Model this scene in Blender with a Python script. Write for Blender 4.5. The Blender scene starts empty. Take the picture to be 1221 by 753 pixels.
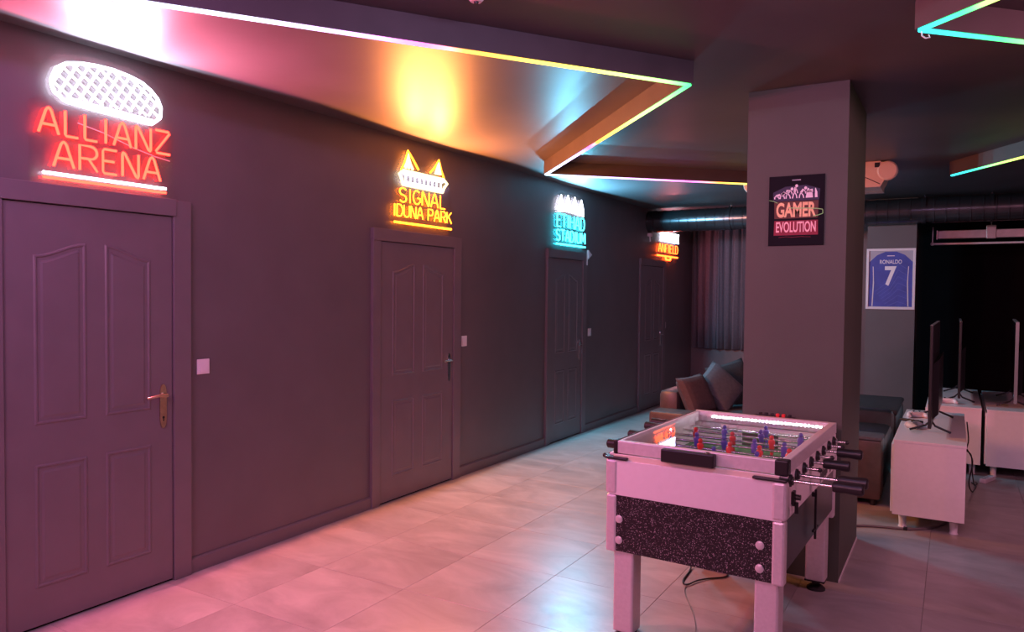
import bpy, bmesh, math, random
from mathutils import Vector, Matrix
from math import sin, cos, pi, radians
random.seed(7)
S = bpy.context.scene
COL = S.collection

# ------------------------------------------------------------------ camera
def set_camera():
    f, pitch, yaw, roll = 889.3, .0302836, .5354556, .01050496
    fw = Vector((-sin(yaw)*cos(pitch), cos(yaw)*cos(pitch), -sin(pitch)))
    rt = Vector((cos(yaw), sin(yaw), 0)); up = rt.cross(fw)
    r2 = rt*cos(roll) + up*sin(roll); u2 = up*cos(roll) - rt*sin(roll)
    cd = bpy.data.cameras.new('camera'); co = bpy.data.objects.new('camera', cd); COL.objects.link(co)
    cd.sensor_width = 36; cd.lens = f/1221*36; cd.clip_start = .05
    M = Matrix((r2, u2, -fw)).transposed().to_4x4(); M.translation = Vector((3.639, 0, 1.58))
    co.matrix_world = M; S.camera = co
set_camera()

# ------------------------------------------------------------------ world, exposure, added fill lights
w = bpy.data.worlds.new('world'); S.world = w; w.use_nodes = True
w.node_tree.nodes['Background'].inputs[0].default_value = (.30, .22, .30, 1)
w.node_tree.nodes['Background'].inputs[1].default_value = .05
S.view_settings.view_transform = 'Standard'; S.view_settings.look = 'None'
S.view_settings.gamma = 1; S.view_settings.use_curve_mapping = False
S.view_settings.exposure = 0.15
def area(name, loc, size, power, col, target=None):
    l = bpy.data.lights.new(name, 'AREA'); l.shape = 'RECTANGLE'; l.size, l.size_y = size
    l.energy = power; l.color = col
    o = bpy.data.objects.new(name, l); COL.objects.link(o); o.location = loc
    d = (Vector(target) - Vector(loc)) if target else Vector((0, 0, -1))
    o.rotation_euler = d.to_track_quat('-Z', 'Y').to_euler()
    return o
NEON = 30.0        # radiance of the sign tubes
LED = 3.6          # radiance of the ceiling strips
area('fill_light_pink', (2.2, -1.2, 2.6), (1.6, .3), 58, (1, .38, .56), (2.0, 2.5, .6))  # added pink fill from behind the camera, no fixture modelled
area('fill_light_violet', (1.2, .6, 2.68), (1.4, .06), 16, (.62, .26, 1), (0, 2.2, 1.2))  # added violet fill aimed at the nearest door, not a room lamp
area('fill_light_walkway', (3.3, 1.9, 2.7), (.9, .05), 11, (.66, .50, 1), (0, 5.2, 1.2))  # added fill to lift the left wall between the doors, no fixture
area('fill_light_right', (5.6, 3.2, 2.6), (.9, .3), 42, (1, .34, .52), (4.0, 6.5, .2))  # added out-of-view fill for the right-hand floor and cabinets

# ------------------------------------------------------------------ materials
def mat(name, col, rough=.5, metal=0., spec=.5, noise=0., nscale=8., bump=0., bscale=60., emit=None, es=0., trans=0., coat=0.):
    m = bpy.data.materials.new(name); m.use_nodes = True; nt = m.node_tree; b = nt.nodes['Principled BSDF']
    b.inputs['Base Color'].default_value = (*col, 1); b.inputs['Roughness'].default_value = rough
    b.inputs['Metallic'].default_value = metal; b.inputs['Specular IOR Level'].default_value = spec
    b.inputs['Transmission Weight'].default_value = trans; b.inputs['Coat Weight'].default_value = coat
    tc = nt.nodes.new('ShaderNodeTexCoord')
    if noise:
        n = nt.nodes.new('ShaderNodeTexNoise'); n.inputs['Scale'].default_value = nscale; n.inputs['Detail'].default_value = 4
        nt.links.new(tc.outputs['Object'], n.inputs['Vector'])
        r = nt.nodes.new('ShaderNodeValToRGB'); r.color_ramp.elements[0].position = .3; r.color_ramp.elements[1].position = .7
        r.color_ramp.elements[0].color = (*[c*(1-noise) for c in col], 1)
        r.color_ramp.elements[1].color = (*[min(1, c*(1+noise)) for c in col], 1)
        nt.links.new(n.outputs[0], r.inputs[0]); nt.links.new(r.outputs[0], b.inputs['Base Color'])
    if bump:
        n = nt.nodes.new('ShaderNodeTexNoise'); n.inputs['Scale'].default_value = bscale; n.inputs['Detail'].default_value = 3
        nt.links.new(tc.outputs['Object'], n.inputs['Vector'])
        u = nt.nodes.new('ShaderNodeBump'); u.inputs['Strength'].default_value = bump; u.inputs['Distance'].default_value = .004
        nt.links.new(n.outputs[0], u.inputs['Height']); nt.links.new(u.outputs[0], b.inputs['Normal'])
    if emit:
        b.inputs['Emission Color'].default_value = (*emit, 1); b.inputs['Emission Strength'].default_value = es
    return m
def glow(name, col):            # radiance given directly
    m = bpy.data.materials.new(name); m.use_nodes = True; nt = m.node_tree; nt.nodes.clear()
    e = nt.nodes.new('ShaderNodeEmission'); o = nt.nodes.new('ShaderNodeOutputMaterial')
    s = max(col); e.inputs[0].default_value = (*[c/s for c in col], 1); e.inputs[1].default_value = s
    nt.links.new(e.outputs[0], o.inputs[0]); return m
M = {}
M['wall'] = mat('wall_paint', (.150, .120, .130), .42, noise=.06, nscale=3, bump=.15, bscale=90)
M['wallcool'] = mat('pillar_paint', (.085, .094, .075), .6, noise=.05, nscale=3, bump=.15, bscale=90)
M['black'] = mat('black_paint', (.005, .004, .005), .9, spec=.1, noise=.2, nscale=3)
M['door'] = mat('door_paint', (.185, .145, .160), .36, noise=.05, nscale=5, bump=.05, bscale=40)
M['ceil'] = mat('ceiling_paint', (.115, .10, .11), .43, spec=.20, noise=.08, nscale=2, bump=.1, bscale=14)
M['fin'] = mat('fin_paint', (.075, .06, .06), .5, noise=.1, nscale=6)
M['base'] = mat('baseboard_paint', (.175, .14, .15), .4)
M['grout'] = mat('grout', (.34, .31, .30), .8, noise=.2, nscale=20)
M['white'] = mat('white_laminate', (.80, .76, .78), .35, noise=.02, nscale=30)
M['alu'] = mat('brushed_aluminium', (.72, .68, .70), .38, metal=.35, noise=.05, nscale=60)
M['chrome'] = mat('chrome', (.8, .78, .78), .15, metal=1)
M['brass'] = mat('aged_brass', (.50, .38, .27), .3, metal=.9, noise=.1, nscale=60)
M['plastic'] = mat('black_plastic', (.014, .012, .014), .38)
M['switch'] = mat('switch_plastic', (.85, .78, .82), .35)
M['sidepanel'] = mat('blue_grey_panel', (.028, .026, .034), .3, noise=.1, nscale=20)
M['rubber'] = mat('rubber', (.015, .014, .015), .8)
M['fabric'] = mat('charcoal_fabric', (.035, .038, .044), .9, noise=.15, nscale=40, bump=.4, bscale=300)
M['fabricgrey'] = mat('grey_fabric', (.085, .09, .105), .9, noise=.15, nscale=40, bump=.4, bscale=300)
M['pillowred'] = mat('plum_fabric', (.085, .055, .058), .9, noise=.15, nscale=40, bump=.4, bscale=300)
M['leather'] = mat('brown_leather', (.085, .058, .055), .38, noise=.15, nscale=20, bump=.2, bscale=80)
M['leatherblack'] = mat('black_leather', (.030, .030, .034), .4, noise=.15, nscale=20, bump=.2, bscale=80)
M['curtain'] = mat('mauve_curtain_fabric', (.15, .125, .155), .85, noise=.1, nscale=40, bump=.2, bscale=300)
M['duct'] = mat('dark_spiral_duct', (.10, .10, .115), .25, metal=.8, noise=.15, nscale=6)
M['ac'] = mat('cream_plastic', (.62, .48, .42), .45, noise=.04, nscale=6)
M['rail'] = mat('pale_rail_metal', (.26, .22, .22), .35, metal=.5, noise=.1, nscale=12)
M['screen'] = mat('tv_screen', (.008, .008, .012), .12)
M['tvback'] = mat('tv_back', (.03, .03, .034), .3)
M['tvrim'] = mat('tv_rim', (.35, .36, .38), .3, metal=.4)
M['ledstrip_body'] = mat('strip_profile', (.5, .5, .5), .4, metal=.5)
M['red'] = mat('red_player', (.65, .03, .03), .4)
M['blue'] = mat('blue_player', (.07, .06, .42), .4)
M['skin'] = mat('player_head', (.12, .07, .05), .4)
M['field'] = mat('playfield_green', (.05, .28, .08), .5, noise=.1, nscale=10)
M['line'] = mat('playfield_line', (.85, .85, .82), .5)
M['steel'] = mat('rod_steel', (.7, .7, .7), .2, metal=1)
M['acrylic'] = None
M['p_black'] = mat('poster_ink_black', (.005, .005, .009), .6, spec=.15, noise=.2, nscale=8)
M['p_white'] = mat('poster_ink_white', (.92, .92, .95), .5)
M['p_glow'] = mat('poster_ink_blue_glow', (.018, .02, .06), .5)
M['p_orange'] = mat('poster_ink_orange', (1, .70, .34), .5, noise=.12, nscale=60)
M['p_orange2'] = mat('poster_ink_rust', (.10, .03, .01), .5)
M['p_red'] = mat('poster_ink_crimson', (.26, .006, .03), .5, noise=.15, nscale=40)
M['p_pink'] = mat('poster_ink_pink', (1, .66, .64), .5)
M['p_green'] = mat('poster_ink_green', (.30, .85, .25), .5)
M['p_blue'] = mat('poster_jersey_blue', (.045, .085, .42), .5, noise=.15, nscale=9)
M['p_blue2'] = mat('poster_jersey_pale_blue', (.10, .17, .55), .5)
M['p_grey'] = mat('poster_backdrop_grey', (.42, .43, .50), .5)
M['frame_white'] = mat('white_frame', (.80, .78, .82), .4)
M['n_white'] = glow('neon_white', (5.2, 5.2, 6.2))
M['n_red'] = glow('neon_red', (15, .36, .19))
M['n_orange'] = glow('neon_orange', (9, 2.0, .10))
M['n_warm'] = glow('neon_warm_white', (3.0, 2.3, 1.0))
M['n_cyan'] = glow('neon_cyan', (.30, 5.5, 7.0))
M['n_redfar'] = glow('neon_red_far', (9, .80, .10))
def clear(name, amount, rough=.02):
    m = bpy.data.materials.new(name); m.use_nodes = True; nt = m.node_tree; nt.nodes.clear()
    t = nt.nodes.new('ShaderNodeBsdfTransparent'); g = nt.nodes.new('ShaderNodeBsdfGlossy'); g.inputs['Roughness'].default_value = rough
    mx = nt.nodes.new('ShaderNodeMixShader'); 
    g2 = nt.nodes.new('ShaderNodeNewGeometry'); dt = nt.nodes.new('ShaderNodeVectorMath'); dt.operation = 'DOT_PRODUCT'
    nt.links.new(g2.outputs['Incoming'], dt.inputs[0]); nt.links.new(g2.outputs['Normal'], dt.inputs[1])
    ab = nt.nodes.new('ShaderNodeMath'); ab.operation = 'ABSOLUTE'; nt.links.new(dt.outputs['Value'], ab.inputs[0])
    iv = nt.nodes.new('ShaderNodeMath'); iv.operation = 'SUBTRACT'; iv.inputs[0].default_value = 1; nt.links.new(ab.outputs[0], iv.inputs[1])
    pw = nt.nodes.new('ShaderNodeMath'); pw.operation = 'POWER'; pw.inputs[1].default_value = 5; nt.links.new(iv.outputs[0], pw.inputs[0])
    fr = nt.nodes.new('ShaderNodeMath'); fr.operation = 'MULTIPLY_ADD'; fr.inputs[1].default_value = amount; fr.inputs[2].default_value = amount*.04; nt.links.new(pw.outputs[0], fr.inputs[0])
    o = nt.nodes.new('ShaderNodeOutputMaterial')
    nt.links.new(fr.outputs[0], mx.inputs[0]); nt.links.new(t.outputs[0], mx.inputs[1]); nt.links.new(g.outputs[0], mx.inputs[2])
    nt.links.new(mx.outputs[0], o.inputs[0]); return m
M['glass'] = clear('table_glass', .5)
M['acrylic'] = clear('clear_acrylic', .7, .1)

def ledmat():
    m = bpy.data.materials.new('led_strip_rainbow'); m.use_nodes = True; nt = m.node_tree; nt.nodes.clear()
    a = nt.nodes.new('ShaderNodeAttribute'); a.attribute_name = 'Col'
    e = nt.nodes.new('ShaderNodeEmission'); e.inputs[1].default_value = LED; o = nt.nodes.new('ShaderNodeOutputMaterial')
    nt.links.new(a.outputs['Color'], e.inputs[0]); nt.links.new(e.outputs[0], o.inputs[0]); return m
M['led'] = ledmat()
def tilemat():
    m = bpy.data.materials.new('stone_look_porcelain'); m.use_nodes = True; nt = m.node_tree; b = nt.nodes['Principled BSDF']
    L = nt.links.new; N = nt.nodes.new
    g = N('ShaderNodeNewGeometry'); oi = N('ShaderNodeObjectInfo')
    sc = N('ShaderNodeVectorMath'); sc.operation = 'SCALE'; sc.inputs[3].default_value = 13.
    cb = N('ShaderNodeCombineXYZ'); L(oi.outputs['Random'], cb.inputs[2]); L(cb.outputs[0], sc.inputs[0])
    ad = N('ShaderNodeVectorMath'); ad.operation = 'ADD'; L(g.outputs['Position'], ad.inputs[0]); L(sc.outputs[0], ad.inputs[1])
    mp = N('ShaderNodeMapping'); mp.inputs['Scale'].default_value = (.8, 1.6, 1); mp.inputs['Rotation'].default_value = (0, 0, .5)
    L(ad.outputs[0], mp.inputs[0])
    n = N('ShaderNodeTexNoise'); n.inputs['Scale'].default_value = 2.2; n.inputs['Detail'].default_value = 7; n.inputs['Roughness'].default_value = .62; n.inputs['Distortion'].default_value = .8
    L(mp.outputs[0], n.inputs['Vector'])
    r = N('ShaderNodeValToRGB'); cr = r.color_ramp
    cr.elements[0].position = .30; cr.elements[0].color = (.27, .245, .24, 1)
    cr.elements[1].position = .72; cr.elements[1].color = (.46, .42, .41, 1)
    e = cr.elements.new(.5); e.color = (.35, .32, .315, 1)
    L(n.outputs[0], r.inputs[0]); L(r.outputs[0], b.inputs['Base Color'])
    v = N('ShaderNodeTexNoise'); v.inputs['Scale'].default_value = 9; v.inputs['Detail'].default_value = 5; L(mp.outputs[0], v.inputs['Vector'])
    rr = N('ShaderNodeMapRange'); rr.inputs[3].default_value = .25; rr.inputs[4].default_value = .42; L(v.outputs[0], rr.inputs[0]); L(rr.outputs[0], b.inputs['Roughness'])
    u = N('ShaderNodeBump'); u.inputs['Strength'].default_value = .12; u.inputs['Distance'].default_value = .004; L(v.outputs[0], u.inputs['Height']); L(u.outputs[0], b.inputs['Normal'])
    return m
M['tile'] = tilemat()
def glittermat():
    m = bpy.data.materials.new('black_glitter_laminate'); m.use_nodes = True; nt = m.node_tree; b = nt.nodes['Principled BSDF']
    L = nt.links.new; N = nt.nodes.new
    tc = N('ShaderNodeTexCoord'); v = N('ShaderNodeTexVoronoi'); v.inputs['Scale'].default_value = 300; L(tc.outputs['Object'], v.inputs['Vector'])
    sp = N('ShaderNodeSeparateColor'); L(v.outputs['Color'], sp.inputs[0])
    r = N('ShaderNodeMapRange'); r.inputs[1].default_value = .86; r.inputs[2].default_value = 1.; L(sp.outputs[0], r.inputs[0])
    mx = N('ShaderNodeMix'); mx.data_type = 'RGBA'; mx.inputs[6].default_value = (.012, .008, .012, 1); mx.inputs[7].default_value = (.45, .38, .42, 1)
    L(r.outputs[0], mx.inputs[0]); L(mx.outputs[2], b.inputs['Base Color']); b.inputs['Roughness'].default_value = .3
    return m
M['glitter'] = glittermat()

# ------------------------------------------------------------------ mesh helpers
def box(bm, a, b, bev=0.):
    x0, y0, z0 = [min(a[i], b[i]) for i in range(3)]; x1, y1, z1 = [max(a[i], b[i]) for i in range(3)]
    vs = [bm.verts.new(p) for p in ((x0,y0,z0),(x1,y0,z0),(x1,y1,z0),(x0,y1,z0),(x0,y0,z1),(x1,y0,z1),(x1,y1,z1),(x0,y1,z1))]
    fs = [bm.faces.new([vs[i] for i in q]) for q in ((0,3,2,1),(4,5,6,7),(0,1,5,4),(1,2,6,5),(2,3,7,6),(3,0,4,7))]
    if bev > 0:
        es = list({e for f in fs for e in f.edges})
        bmesh.ops.bevel(bm, geom=es, offset=bev, segments=2, affect='EDGES', profile=.5)
def ring(c, u, v, r, n): return [c + (u*cos(2*pi*k/n) + v*sin(2*pi*k/n))*r for k in range(n)]
def tube(bm, pts, r, n=6, closed=False, caps=True):
    pts = [Vector(p) for p in pts]; m = len(pts); rs = r if isinstance(r, (list, tuple)) else [r]*m
    rings = []; ref = None
    for i, p in enumerate(pts):
        a = pts[i-1] if (i > 0 or closed) else p; b = pts[(i+1) % m] if (i < m-1 or closed) else p
        t = (b-a).normalized()
        if ref is None:
            ref = Vector((0,0,1)) if abs(t.z) < .9 else Vector((1,0,0))
        u = (ref - t*ref.dot(t))
        if u.length < 1e-4: u = t.orthogonal()
        u.normalize(); v = t.cross(u); ref = u
        rings.append([bm.verts.new(q) for q in ring(p, u, v, rs[i], n)])
    for i in range(m if closed else m-1):
        A, Bq = rings[i], rings[(i+1) % m]
        for k in range(n): bm.faces.new((A[k], A[(k+1)%n], Bq[(k+1)%n], Bq[k]))
    if caps and not closed:
        bm.faces.new(rings[0][::-1]); bm.faces.new(rings[-1])
def cyl(bm, p, q, r, n=16, r2=None): tube(bm, [p, q], [r, r if r2 is None else r2], n)
def lathe(bm, p, axis, prof, n=16):     # prof: (distance along axis, radius)
    tube_p = [Vector(p) + Vector(axis)*d for d, _ in prof]
    t = Vector(axis).normalized(); u = t.orthogonal().normalized(); v = t.cross(u)
    rings = [[bm.verts.new(q) for q in ring(c, u, v, max(pr[1], 1e-4), n)] for c, pr in zip(tube_p, prof)]
    for A, Bq in zip(rings, rings[1:]):
        for k in range(n): bm.faces.new((A[k], A[(k+1)%n], Bq[(k+1)%n], Bq[k]))
    bm.faces.new(rings[0][::-1]); bm.faces.new(rings[-1])
def prism(bm, poly, d):                 # poly: list of 3D points, extruded by vector d
    d = Vector(d); a = [bm.verts.new(p) for p in poly]; b = [bm.verts.new(Vector(p)+d) for p in poly]; n = len(poly)
    bm.faces.new(a[::-1]); bm.faces.new(b)
    for k in range(n): bm.faces.new((a[k], a[(k+1)%n], b[(k+1)%n], b[k]))
def ball(bm, c, r, sx=1, sy=1, sz=1, seg=12):
    bmesh.ops.create_uvsphere(bm, u_segments=seg, v_segments=max(6, seg//2+2), radius=r, matrix=Matrix.Translation(c) @ Matrix.Diagonal((sx, sy, sz, 1)))
def finish(name, bm, m, parent=None, smooth=False, org=None):
    bmesh.ops.recalc_face_normals(bm, faces=bm.faces)
    me = bpy.data.meshes.new(name)
    if org is not None: bmesh.ops.translate(bm, verts=bm.verts, vec=-Vector(org))
    bm.to_mesh(me); bm.free(); me.materials.append(m)
    if smooth:
        for p in me.polygons: p.use_smooth = True
        me.set_sharp_from_angle(angle=radians(38))
    o = bpy.data.objects.new(name, me); COL.objects.link(o)
    if parent: o.parent = parent
    elif org is not None: o.location = org
    return o
def B(): return bmesh.new()
def empty(name, label, cat, loc, rz=0, group=None):
    o = bpy.data.objects.new(name, None); COL.objects.link(o); o.location = loc; o.rotation_euler.z = rz
    o['label'] = label; o['category'] = cat
    if group: o['group'] = group
    o.empty_display_size = .1
    return o
def tag(o, label, cat, group=None):
    o['label'] = label; o['category'] = cat
    if group: o['group'] = group
    return o
def structure(o, label=None):
    o['kind'] = 'structure'
    if label: o['label'] = label
    return o
def share(name, src, loc, parent, rot=None):
    o = src.copy(); o.name = name; COL.objects.link(o); o.parent = parent; o.location = loc
    if rot: o.rotation_euler = rot
    return o
def copy_tree(o, parent=None):
    c = o.copy(); COL.objects.link(c); c.parent = parent
    for ch in [k for k in bpy.data.objects if k.parent == o]: copy_tree(ch, c)
    return c

# ------------------------------------------------------------------ room shell
XR, YB, YF, H = 6.8, 11.8, -3.6, 2.755
b = B(); box(b, (0, YF, -.12), (XR, YB, -.006)); floor = structure(finish('floor', b, M['grout']), 'stone-look tiled floor')
b = B(); box(b, (0, YF, H), (XR, YB, H+.12)); structure(finish('ceiling', b, M['ceil']), 'dark satin painted ceiling')
b = B(); box(b, (-.15, YF, -.12), (0, YB+.15, H+.12)); structure(finish('wall_left', b, M['wall']), 'dark plum-grey painted wall with doors')
b = B(); box(b, (0, YB, -.12), (2.62, YB+.15, H+.12)); structure(finish('wall_back', b, M['wall']), 'dark wall behind the curtain')
b = B(); box(b, (2.62, YB-.05, -.12), (XR, YB+.15, H+.12)); structure(finish('wall_back_right', b, M['black']), 'black wall at the far right')
b = B(); box(b, (XR, YF, -.12), (XR+.15, YB+.15, H+.12)); structure(finish('wall_right', b, M['black']), 'black wall on the right')
b = B(); box(b, (-.15, YF-.15, -.12), (XR+.15, YF, H+.12)); structure(finish('wall_front', b, M['wall']), 'dark wall behind the viewer')

# tiles
tx, ty, gp = .597, .605, .0007
cache = {}; rest = B(); count = 0
k0x = -2
xs = [1.15 + tx*k for k in range(-2, 11)]; ys = [3.09 + ty*k for k in range(-12, 16)]
for yy in ys:
    for xx in xs:
        x0, x1 = max(xx+gp, .001), min(xx+tx-gp, XR-.001); y0, y1 = max(yy+gp, YF+.001), min(yy+ty-gp, YB-.001)
        if x1-x0 < .02 or y1-y0 < .02: continue
        vis = y1 > 1.2 and x0 < 4.8 and (x0 < 3.0 or y1 > 2.6) and not (yy > 9.3 and xx > 3.4)
        if not vis:
            box(rest, (x0, y0, -.008), (x1, y1, 0)); continue
        key = (round(x1-x0, 3), round(y1-y0, 3))
        if key not in cache:
            b = B(); hx, hy = (x1-x0)/2, (y1-y0)/2;  e = .0008
            lo = [b.verts.new((sx*hx, sy*hy, z)) for z in (-.008, -e) for sx, sy in ((-1,-1),(1,-1),(1,1),(-1,1))]
            tp = [b.verts.new((sx*(hx-e), sy*(hy-e), 0)) for sx, sy in ((-1,-1),(1,-1),(1,1),(-1,1))]
            b.faces.new(tp)
            for A, Bq in ((lo[:4], lo[4:]), (lo[4:], tp)):
                for k in range(4): b.faces.new((A[k], A[(k+1)%4], Bq[(k+1)%4], Bq[k]))
            o = finish('tile', b, M['tile'], floor); cache[key] = o.data
        else:
            o = bpy.data.objects.new('tile', cache[key]); COL.objects.link(o); o.parent = floor
        o.location = ((x0+x1)/2, (y0+y1)/2, 0); count += 1
r_ = finish('far_tiles', rest, M['tile'], floor); r_['kind'] = 'stuff'

# baseboards along the left wall between the doors
DOORS = [(1.685, 2.523, 2.064, 1), (4.205, 5.135, 2.045, 2), (6.885, 7.655, 2.05, 3), (9.53, 10.36, 2.07, 4)]
CW = .085
segs = []; last = YF
for d in DOORS: segs.append((last, d[0]-CW)); last = d[1]+CW
segs.append((last, YB))
bb = None
for i, (a, c) in enumerate(segs):
    b = B(); prism(b, [(0, a, 0), (.016, a, 0), (.016, a, .075), (.008, a, .085), (0, a, .085)], (0, c-a, 0))
    structure(finish('baseboard_left' if i == 0 else 'baseboard_left.%03d' % i, b, M['base']), None)
b = B(); box(b, (0, YB-.014, 0), (2.62, YB, .08)); structure(finish('baseboard_back', b, M['base']))

# ------------------------------------------------------------------ doors
def rail_loop(b, loop, inset, x0, x1):
    """raised moulding: closed loop of (y,z) with its own width"""
    n = len(loop); cy = sum(p[0] for p in loop)/n; cz = sum(p[1] for p in loop)/n
    def ins(d):
        out = []
        for i in range(n):
            p0, p1, p2 = loop[i-1], loop[i], loop[(i+1) % n]
            a = Vector((p1[0]-p0[0], p1[1]-p0[1])).normalized(); c = Vector((p2[0]-p1[0], p2[1]-p1[1])).normalized()
            nn = Vector((-(a.y+c.y), a.x+c.x)); nn.normalize(); s = 1/max(.5, nn.dot(Vector((-a.y, a.x))))
            out.append((p1[0]+nn.x*d*s, p1[1]+nn.y*d*s))
        return out
    L = [(ins(0), x0), (ins(inset*.35), x1), (ins(inset*.75), x1), (ins(inset*1.1), x0-.001), (ins(inset*1.7), x0-.001), (ins(inset*2.6), x1-.002)]
    rings = [[b.verts.new((x, y, z)) for y, z in l] for l, x in L]
    for A, Bq in zip(rings, rings[1:]):
        for k in range(n): b.faces.new((A[k], A[(k+1)%n], Bq[(k+1)%n], Bq[k]))
    b.faces.new(rings[-1])
LABELS = ['first door, nearest on the left, lit violet', 'second door, under the orange sign', 'third door, under the cyan sign', 'fourth door, under the small red sign at the far end']
for di, (y0, y1, top, num) in enumerate(DOORS):
    W = y1-y0; Hh = top-.09
    b = B(); box(b, (.003, y0+.004, .012), (.016, y1-.004, Hh-.004), .002)
    leaf = structure(finish('door_%d' % num, b, M['door']), LABELS[di])
    g = .016
    b = B(); box(b, (.001, y0-.002, .002), (.004, y1+.002, Hh)); finish('shadow_gap', b, M['black'], leaf)
    b = B(); box(b, (0, y0-CW, 0), (.028, y0, top-.004), .003); finish('casing', b, M['door'], leaf)
    b = B(); box(b, (0, y1, 0), (.028, y1+CW+.02, top-.004), .003); finish('casing', b, M['door'], leaf)
    b = B(); box(b, (0, y0-CW-.005, Hh), (.036, y1+.012, top), .003); finish('header', b, M['door'], leaf)
    # four embossed panels; the two upper ones share a cathedral arch
    st, mid = W*.155, W*.11
    pw = (W-2*st-mid)/2
    for s in (0, 1):
        a0 = y0+st+s*(pw+mid); a1 = a0+pw
        zlo, zsh = .95, 1.735
        # arch rises toward the middle of the door
        arc = []
        for k in range(7):
            t = k/6; rise = .065*(.5-.5*cos(pi*t))
            arc.append((a0+pw*t, zsh + (rise if s == 0 else .065-rise)))
        loop = [(a0, zlo), (a1, zlo)] + arc[::-1]
        b = B(); rail_loop(b, loop, g, .016, .0215); finish('panel', b, M['door'], leaf)
        b = B(); rail_loop(b, [(a0, .19), (a1, .19), (a1, .765), (a0, .765)], g, .016, .0215); finish('panel', b, M['door'], leaf)
    # handle: long back plate, lever pointing to the hinge side, key hole
    hy = y1-.062; metal = M['brass'] if num == 1 else M['chrome']
    b = B(); pr = []
    for k in range(24):
        a = 2*pi*k/24; zz = .96+.105*(1 if sin(a) > 0 else -1)*min(1, abs(sin(a))*1.0)**.35 + .012*sin(a)
        pr.append((.016, hy+.019*cos(a), zz))
    prism(b, pr, (.008, 0, 0)); hd = finish('door_handle', b, metal, leaf, True)
    b = B(); tube(b, [(.02, hy, 1.02), (.06, hy, 1.02), (.066, hy-.012, 1.021), (.066, hy-.05, 1.024), (.064, hy-.09, 1.020), (.058, hy-.115, 1.014)], [.009, .009, .009, .008, .007, .006], 10)
    finish('lever', b, metal, hd, True)
    b = B(); lathe(b, (.022, hy, 1.02), (1, 0, 0), [(0, .016), (.006, .016), (.008, .011)], 16); finish('rose', b, metal, hd, True)
    b = B(); lathe(b, (.0235, hy, .90), (1, 0, 0), [(0, .007), (.0015, .007)], 12); box(b, (.0235, hy-.003, .88), (.025, hy+.003, .90)); finish('keyhole', b, M['plastic'], hd)

# light switches
def switch(y, z, label, w=.08, h=.085):
    r = empty('light_switch', label, 'light switch', (0, y, z), 0, 'light switches beside the doors')
    b = B(); box(b, (0, -w/2, -h/2), (.008, w/2, h/2), .003); finish('frame', b, M['switch'], r)
    b = B(); prism(b, [(.008, -w*.32, -h*.33), (.013, -w*.32, -h*.33), (.009, -w*.32, h*.33), (.008, -w*.32, h*.33)], (0, w*.64, 0)); finish('rocker', b, M['switch'], r)
switch(2.72, 1.15, 'square white light switch right of the nearest door')
switch(5.32, 1.165, 'white light switch right of the door under the orange sign', .08, .09)
switch(7.89, 1.14, 'white light switch right of the door under the cyan sign', .08, .09)
switch(10.50, 1.14, 'far white light switch beside the last door near the corner', .08, .09)

# ------------------------------------------------------------------ pillars
b = B(); box(b, (2.586, 4.433, 0), (3.122, 5.323, H)); structure(finish('pillar', b, M['wallcool']), 'square dark pillar behind the football table')
b = B(); box(b, (2.71, 10.0, 0), (3.235, 10.6, H)); structure(finish('pillar_back', b, mat('grey_pillar_paint', (.115, .112, .118), .6, noise=.05, nscale=3)), 'grey pillar at the back with a jersey print')
b = B(); box(b, (3.122, 4.44, 0), (3.127, 5.323, .012)); structure(finish('trim_1', b, M['white']), 'pale joint line at the foot of the pillar')

# ------------------------------------------------------------------ zigzag ceiling fins with LED strips
ZB = 2.63
def fin(path, keys, label, name='led_ceiling_fin'):
    """path: xy corners; keys: per segment list of (t, colour)"""
    root = empty(name, label, 'ceiling light', (path[0][0], path[0][1], ZB), 0, 'zigzag LED ceiling fins')
    O = Vector((path[0][0], path[0][1], ZB))
    for s in range(len(path)-1):
        a = Vector((*path[s], 0)); c = Vector((*path[s+1], 0)); d = (c-a).normalized(); nrm = Vector((-d.y, d.x, 0))
        t = .018
        b = B(); z0, z1 = ZB+.012, H-.0005
        prism(b, [a+nrm*t-d*t*.5+Vector((0,0,z0)), c+nrm*t+d*t*.5+Vector((0,0,z0)), c-nrm*t+d*t*.5+Vector((0,0,z0)), a-nrm*t-d*t*.5+Vector((0,0,z0))], (0, 0, z1-z0))
        finish('fin_board', b, M['fin'], root, org=O)
        # diffuser strip, coloured along its length
        b = B(); n = 48; L = (c-a).length; hw = .011
        cl = b.loops.layers.float_color.new('Col')
        rows = []
        for i in range(n+1):
            p = a+(c-a)*(i/n)
            rows.append([b.verts.new(p+nrm*sx*hw+Vector((0,0,zz))) for sx, zz in ((-1, ZB+.012), (-1, ZB+.003), (-.5, ZB), (.5, ZB), (1, ZB+.003), (1, ZB+.012))])
        def colr(t):
            ks = keys[s]
            for (t0, c0), (t1, c1) in zip(ks, ks[1:]):
                if t <= t1:
                    f = 0 if t1 == t0 else (t-t0)/(t1-t0); return [c0[j]*(1-f)+c1[j]*f for j in range(3)]
            return ks[-1][1]
        for i in range(n):
            for k in range(5):
                f = b.faces.new((rows[i][k], rows[i][k+1], rows[i+1][k+1], rows[i+1][k]))
                for lp in f.loops:
                    j = i if lp.vert in rows[i] else i+1
                    lp[cl] = (*colr(j/n), 1)
        o = finish('led_strip', b, M['led'], root, org=O)
    return root
lil, mag, ora, yel, grn, cya, wht, blu, pnk = (.62,.45,1), (1,.12,.75), (1,.32,.05), (.95,.75,.10), (.05,.75,.17), (.03,.6,.62), (.75,.72,1), (.35,.30,1), (1,.25,.45)
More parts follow.
